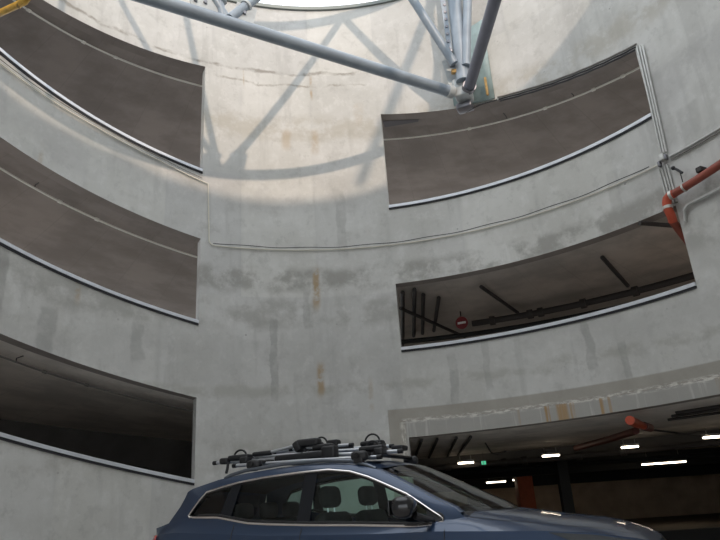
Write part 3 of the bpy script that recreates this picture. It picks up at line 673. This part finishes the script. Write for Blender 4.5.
TOPT = sorted([p for p in [(xi, zi) for _, (xi, zi) in PAIR] if not (p[0] < -1.87 and p[1] < 1.18) and not p == (.535, 1.02)])
def ztop(x): return interp(TOPT, x)
def pane(x0, x1, inset, sg, n=24, zpad=0, skew=(0, 0)):
    bb = MB(); rows = []
    for i in range(n+1):
        row = []
        for q in (0, .25, .5, .75, 1):
            x = lerp(lerp(x0+skew[0], x1+skew[1], i/n), lerp(x0, x1, i/n), q); z0, z1 = zb(x)-zpad, max(zb(x)+.002, ztop(x))+zpad*.3
            z = lerp(z0, z1, q); row.append((x, sg*(Ys(x, z)-inset), z))
        rows.append(row)
    return bb.grid(rows)
for x0, x1, m, nm in ((-.615, .52, 'glass', 'front_window'), (-1.405, -.73, 'dglass', 'rear_window'), (-1.90, -1.45, 'dglass', 'quarter_window')):
    for sg in (-1, 1): pane(x0, x1, .012, sg, zpad=.01, skew=(0, -.07) if x1 == -1.45 else (0, 0)).build(nm, M[m], car, smooth=60)
for sg in (-1, 1):
    pane(-.735, -.61, -.002, sg, 3).build('centre_pillar', M['pillar'], car)
    pane(-1.475, -1.375, -.002, sg, 3, skew=(-.065, -.04)).build('rear_pillar', M['pillar'], car)
# window rubber inside the chrome, and door seams
loop = [(x, zb(x)) for x in [-1.88 + i*(.53+1.88)/50 for i in range(51)]] + [(xi, zi) for _, (xi, zi) in PAIR[1:]]
for sg in (-1, 1):
    b = MB(); b.tube([(x, sg*(Ys(x, z)+.004), z) for x, z in loop], .0115, 8, closed=True); b.build('chrome_window_trim', M['chrome'], car)
    b = MB(); b.tube([(x, sg*(Ys(x, z)-.006), z + (.018 if i < 51 else -.016)) for i, (x, z) in enumerate(loop[2:-3])], .011, 6, closed=False); b.build('window_rubber', M['black'], car)
    for x in (-.675, .56, -1.36):
        b = MB()
        pts = [(x, sg*(Ys(x, zb(x))+.0045), zb(x)-.02), (x, sg*(lerp(abs(body_pt(u_of(x), 1., 1)[1]), Ys(x, zb(x)), .55)+.001), lerp(zs(x), zb(x), .45))] + [tuple(body_pt(u_of(x + (.0 if f > .7 else .03), f), f, sg, .001)) for f in (1., .92, .84, .75, .65, .52, .4, .3)]
        b.tube(pts, .004, 6); b.build('door_seam', M['black'], car)
    for x in (-1.12, -.45): b = MB(); b.rbox(tuple(Vector(body_pt(u_of(x, .84), .84, sg, .012))), (.2, .025, .03), .01); b.build('door_handle', M['paint'], car)
# roof, windscreen, tailgate
AP = [((.70, 1.02)), (.608, 1.113), (.453, 1.185), (.36, 1.235), (.27, 1.283), (.10, 1.372), (-.06, 1.447)]
RP = [(-.06, 1.447), (-.15, 1.475), (-.25, 1.50), (-.37, 1.516), (-.49, 1.527), (-.79, 1.540), (-1.16, 1.530), (-1.43, 1.512), (-1.68, 1.483), (-1.90, 1.440), (-2.04, 1.400)]
QS = [lerp(-1, 1, i/20) for i in range(21)]
def cross(x, z, bow, crown, inset=0, ymul=1.): 
    y = oy(x, z)*ymul - inset; return [(x + bow*(1-q*q), q*y, z + crown*(1-abs(q)**2.4)) for q in QS]
b = MB(); b.grid([cross(x, z, lerp(.13, -.06, i/10), .042) for i, (x, z) in enumerate(RP)]); b.build('roof', M['paint'], car, smooth=60)
WS = [(.655, 1.075), (.60, 1.118), (.453, 1.188), (.36, 1.237), (.27, 1.285), (.10, 1.374), (-.058, 1.447)]
b = MB(); b.grid([cross(x, z, lerp(.24, .13, i/6), lerp(.005, .042, i/6), .045) for i, (x, z) in enumerate(WS)]); b.build('windscreen', M['wglass'], car, smooth=60)
for sg in (-1, 1): b = MB(); b.grid([[(x, sg*oy(x, z), z), (x+.015, sg*(oy(x, z)-.02), z+.006), (x+.02, sg*(oy(x, z)-.05), z+.004)] for x, z in WS]); b.build('windscreen_pillar', M['paint'], car, smooth=60)
b = MB(); b.grid([cross(x, z, lerp(.24, .22, i/2), .004, .02) for i, (x, z) in enumerate(((.74, 1.03), (.69, 1.06), (.655, 1.077)))]); b.build('cowl', M['black'], car)
TG = [(-2.04, 1.400), (-2.05, 1.36), (-2.09, 1.27), (-2.19, 1.12), (-2.25, 1.075), (-2.28, 1.03)]
b = MB(); b.grid([cross(x, z, -.10, lerp(.03, 0, min(1, i/3)), 0) for i, (x, z) in enumerate(TG)]); b.build('tailgate', M['paint'], car, smooth=60)
b = MB(); b.grid([cross(x-.012, z, -.10, .0, .10) for x, z in ((-2.05, 1.355), (-2.09, 1.27), (-2.16, 1.165))]); b.build('rear_screen', M['dglass'], car)
b = MB(); b.grid([cross(-2.0, 1.425, -.16, .045, .02), cross(-2.06, 1.405, -.18, .04, .03), cross(-2.03, 1.385, -.13, .03, .03)]); b.build('spoiler', M['paint'], car, solid=.012)
b = MB(); b.grid([[(x, q*abs(body_pt(u_of(x), 1., 1)[1]), zs(x)-.002) for q in QS] for x in (-2.384, -2.38, -2.36, -2.30, -2.0)]); b.build('boot_ledge', M['paint'], car)
# lamps
def patch(x0, x1, flo, fhi, off, n=14, m=5, sg=1):
    bb = MB()
    bb.grid([[body_pt(lerp(u_of(x0), u_of(x1), i/n), lerp(flo(i/n), fhi(i/n), k_/m), sg, off) for k_ in range(m+1)] for i in range(n+1)])
    return bb
for sg in (-1, 1):
    patch(-2.415, -2.22, lambda t: .72+.10*t, lambda t: 1.0-.005*t, .014, sg=sg).build('tail_lamp', M['redlens'], car)
    patch(1.30, 1.93, lambda t: .985-.24*min(1, t*1.6)+.08*t, lambda t: .99-.01*t, .008, sg=sg).build('head_lamp', M['lens'], car)
    patch(1.46, 1.80, lambda t: .90-.06*t, lambda t: .93-.05*t, .012, 8, 2, sg=sg).build('head_lamp_strip', M['steel'], car)
b = MB(); b.grid([[body_pt(u, f, sg, .006) for f in (.42, .55, .70, .80)] for sg, us in ((-1, [.985, .992, .998]), (1, [1., .998, .992, .985])) for u in us]); b.build('grille', M['black'], car)
# roof rails
for sg in (-1, 1):
    pts = [(x, sg*(oy(x, interp(sorted(RP), x))-.015), interp(sorted(RP), x) + h) for x, h in ((-1.62, .0), (-1.55, .018), (-1.4, .03), (-1.0, .034), (-.6, .034), (-.3, .03), (-.16, .012), (-.08, .0))]
    b = MB(); b.tube(pts, .016, 10); b.build('roof_rail', M['railgrey'], car)
# mirrors
for sg in (-1, 1):
    b = MB(); b.rbox((.30, sg*.985, 1.140), (.17, .25, .155), .065, rz=sg*-.15, seg=4); o = b.build('door_mirror', M['gloss'], car, smooth=80)
    b = MB(); b.tube([(.36, sg*.93, 1.075), (.42, sg*.87, 1.045), (.44, sg*.80, 1.035)], [.045, .04, .035], 10, flat=.6); b.build('mirror_arm', M['black'], o)
    b = MB(); b.rbox((.215, sg*.985, 1.140), (.01, .19, .11), .004); b.build('mirror_glass', M['gloss'], o)
    b = MB(); b.add([(.535, sg*(Ys(.53, 1.03)+.003), 1.03), (.40, sg*(Ys(.4, 1.01)+.003), 1.01), (.40, sg*(Ys(.4, 1.115)+.003), 1.115)], [(0, 1, 2)]); b.build('mirror_base', M['black'], car)
# wheels, underbody
for xa in AX:
    for sg in (-1, 1):
        b = MB(); pr = [(-.11, .21), (-.115, .30), (-.09, .335), (.09, .335), (.115, .30), (.11, .21)]
        b.grid([[(xa + r_*math.cos(a), sg*.78 + dy, .335 + r_*math.sin(a)) for dy, r_ in pr] for a in [2*PI*k_/36 for k_ in range(37)]]); w = b.build('wheel', M['rubber'], car)
        b = MB(); b.disc((xa, sg*.80, .335), (0, 1, 0), .055, .12)
        for k_ in range(5):
            a = 2*PI*k_/5; b.tube([(xa + .04*math.cos(a), sg*.84, .335 + .04*math.sin(a)), (xa + .21*math.cos(a), sg*.85, .335 + .21*math.sin(a))], .026, 8)
        b.tube([(xa + .212*math.cos(a), sg*.85, .335 + .212*math.sin(a)) for a in [2*PI*k_/32 for k_ in range(32)]], .02, 8, closed=True); b.build('rim', M['alloy'], w)
b = MB(); b.box((-.1, 0, .33), (3.9, 1.3, .22)); b.box((-.1, 0, .38), (2.0, 1.66, .2)); b.build('underbody', M['black'], car)
# cabin
b = MB(); b.rbox((.60, 0, .93), (.50, 1.44, .20), .06); b.rbox((.36, .37, 1.0), (.16, .36, .10), .03); b.build('dashboard', M['dash'], car)
b = MB(); c0 = Vector((.14, .37, .97)); b.tube([c0 + Vector((.08*math.sin(a), .185*math.cos(a), .17*math.sin(a))) for a in [2*PI*k_/32 for k_ in range(32)]], .017, 8, closed=True); b.tube([c0, c0 + Vector((.2, 0, -.06))], .03, 8); b.tube([c0 + Vector((0, -.18, 0)), c0 + Vector((0, .18, 0))], .02, 8); b.build('steering_wheel', M['black'], car)
def seat(x, y, w):
    b = MB(); b.rbox((x+.10, y, .62), (.52, w, .17), .06); b.rbox((x-.17, y, .86), (.15, w, .56), .06, ry=math.radians(-13)); s_ = b.build('seat', M['cloth'], car, smooth=80)
    b = MB(); b.rbox((x-.245, y, 1.265), (.13, .27, .185), .062, ry=math.radians(-6), seg=5); b.build('headrest', M['cloth'], s_, smooth=80)
    b = MB(); b.tube([(x-.235, y-.06, 1.08), (x-.24, y-.06, 1.22)], .007, 6); b.tube([(x-.235, y+.06, 1.08), (x-.24, y+.06, 1.22)], .007, 6); b.build('headrest_post', M['alu'], s_)
seat(-.42, -.37, .50); seat(-.40, .37, .50)
b = MB(); b.rbox((-1.20, 0, .62), (.5, 1.30, .17), .06); b.rbox((-1.50, 0, .86), (.16, 1.30, .52), .06, ry=math.radians(-14)); rs = b.build('rear_seat', M['cloth'], car, smooth=80)
for y in (-.42, 0, .42): b = MB(); b.rbox((-1.57, y, 1.19), (.10, .25, .15), .045); b.build('headrest', M['cloth'], rs, smooth=80)
b = MB(); b.grid([cross(x, z-.035, lerp(.10, -.03, i/10), .03, .05) for i, (x, z) in enumerate(RP)]); b.build('headlining', M['cloth'], car)

# ------------------------------------------------------------------ roof bars and bike carriers (stand on the car's rails)
CM = Matrix.Translation(CO) @ Matrix.Rotation(-YAW, 4, 'Z')
def oncar(name, x, y, z): return empty(name, tuple(CM @ Vector((x, y, z))), -YAW)
def roof_bar(x, lab):
    z = interp(sorted(RP), x); t = oncar('roof_bar', x, 0, z+.045); tag(t, lab, 'roof bar', 'roof bars on the car')
    b = MB(); b.rbox((0, 0, .055), (.07, 1.22, .03), .014); b.build('crossbar', M['black'], t)
    for sg in (-1, 1):
        b = MB(); b.rbox((0, sg*.585, .03), (.15, .09, .085), .035); b.rbox((0, sg*.60, -.005), (.09, .06, .05), .015); f = b.build('foot', M['black'], t, smooth=70)
        b = MB(); b.disc((0, sg*.635, .035), (0, 1, 0), .022, .012); b.build('lock', M['gloss'], f)
    return t
roof_bar(-1.33, 'rear black roof bar across the car roof'); roof_bar(-.24, 'front black roof bar across the car roof')
def strap(c, w, h, r=.010, tilt=0):
    b = MB(); pts = []
    for i in range(13):
        a = PI*i/12; pts.append((c[0] + w*math.cos(a) + tilt*math.sin(a), c[1], c[2] + h*math.sin(a)))
    b.tube(pts, r, 6); return b
def carrier(root, x0, x1, y, z0, z1, rails, trays, clamp):
    Z = lambda x: lerp(z0, z1, (x-x0)/(x1-x0))
    for (a, c, dy, dz) in rails:
        b = MB(); b.tube([(a, y+dy, Z(a)+dz), (lerp(a, c, .5), y+dy, Z(lerp(a, c, .5))+dz+.006), (c, y+dy, Z(c)+dz)], .017, 10); o = b.build('rail_tube', M['alu'], root)
        for q in (a, c): e = MB(); e.disc((q, y+dy, Z(q)+dz), (1, 0, 0), .021, .045, 10); e.build('end_cap', M['black'], o)
    for (x, h, w) in trays:
        b = MB(); b.rbox((x, y, Z(x)+.035), (.24, .12, .05), .022); b.rbox((x+.08, y, Z(x)+.0), (.09, .15, .07), .02); t = b.build('wheel_tray', M['black'], root, smooth=70)
        strap((x, y, Z(x)+.05), w, h).build('strap', M['black'], t)
    (ax, az), (bx, bz), (cx_, cz) = clamp
    b = MB(); b.tube([(ax, y+.03, az), (bx, y+.03, bz)], .016, 10); arm = b.build('clamp_arm', M['alu'], root)
    b = MB(); b.rbox(((bx+cx_)/2, y+.03, (bz+cz)/2), (abs(cx_-bx)+.05, .11, .075), .025); b.rbox((bx-.01, y+.03, bz-.02), (.07, .13, .10), .02, ry=-.5); b.rbox((cx_+.06, y+.03, cz-.055), (.2, .1, .05), .02); b.build('clamp_head', M['black'], arm, smooth=70)
    b = MB(); b.rbox((ax-.02, y+.03, az+.005), (.22, .06, .045), .02); b.build('grip', M['black'], arm, smooth=70)
    for x in (-1.33, -.24): b = MB(); b.rbox((x, y, Z(x)-.03), (.12, .16, .05), .015); b.build('bar_clamp', M['black'], root)
nc = oncar('bike_carrier', 0, 0, 0); tag(nc, 'nearer folded roof bike carrier with pale tubes and wheel straps on the car', 'bike carrier', 'bike carriers on the car roof')
carrier(nc, -1.99, .03, -.35, 1.670, 1.600, [(-1.99, .03, .03, .0), (-1.66, -.12, -.09, -.045), (-1.70, -.70, .10, .03)], [(-1.66, .055, .07), (-.22, .05, .06)], ((-1.40, 1.705), (-.99, 1.755), (-.80, 1.765)))
b = MB(); b.tube([(-1.79, -.37, 1.66), (-1.80, -.37, 1.60), (-1.815, -.37, 1.555)], .014, 6); b.build('strap_end', M['black'], nc)
b = MB(); b.rbox((-1.84, -.35, 1.675), (.10, .09, .06), .02); b.build('end_bracket', M['black'], nc, smooth=70)
b = MB(); b.rbox((-.95, -.36, 1.64), (.55, .12, .06), .02); b.rbox((-.64, -.38, 1.645), (.14, .1, .12), .02); b.build('latch', M['black'], nc, smooth=70)
fc = oncar('bike_carrier', 0, 0, 0); tag(fc, 'farther folded roof bike carrier standing higher behind the other', 'bike carrier', 'bike carriers on the car roof')
carrier(fc, -1.90, -.34, .32, 1.765, 1.715, [(-1.80, -.345, .05, 0), (-1.45, -.74, -.06, .03), (-1.3, -.50, -.13, -.03)], [(-.53, .075, .08), (-1.12, .085, .075)], ((-1.78, 1.77), (-1.36, 1.80), (-1.15, 1.80)))
b = MB(); b.rbox((-1.0, .30, 1.735), (.5, .1, .06), .02); b.rbox((-.95, .28, 1.78), (.13, .1, .1), .02); b.build('latch', M['black'], fc, smooth=70)

# ------------------------------------------------------------------ light
AZ, EL = math.radians(-14), math.radians(24)
L = Vector((math.sin(AZ)*math.cos(EL), math.cos(AZ)*math.cos(EL), -math.sin(EL)))
sd = bpy.data.lights.new('sun', 'SUN'); sd.energy = 2.0; sd.color = (1., .80, .63); sd.angle = math.radians(1.2)
so = bpy.data.objects.new('sun', sd); COL.objects.link(so); so.rotation_euler = L.to_track_quat('-Z', 'Y').to_euler(); so.location = (0, -10, 25)
w = bpy.data.worlds.new('hazy_sky'); S.world = w; w.use_nodes = True; bg = w.node_tree.nodes['Background']
bg.inputs[0].default_value = (.90, .95, 1., 1); bg.inputs[1].default_value = 2.1

# ------------------------------------------------------------------ camera
cd = bpy.data.cameras.new('camera'); cam = bpy.data.objects.new('camera', cd); COL.objects.link(cam)
cd.sensor_width = 36; cd.lens = 640.04/720*36; cd.clip_start = .05; cd.clip_end = 300
Rv, Uv, Fv = Vector((.99777171, .02326007, -.06253473)), Vector((.06672048, -.34784279, .9351758)), Vector((0, .9372643, .34861962))
mw = Matrix((( Rv.x, Uv.x, -Fv.x, CAM[0]), (Rv.y, Uv.y, -Fv.y, CAM[1]), (Rv.z, Uv.z, -Fv.z, CAM[2]), (0, 0, 0, 1))); cam.matrix_world = mw
S.camera = cam
S.view_settings.view_transform = 'Standard'; S.view_settings.look = 'None'; S.view_settings.gamma = 1; S.view_settings.exposure = -.12
S.view_settings.use_curve_mapping = False
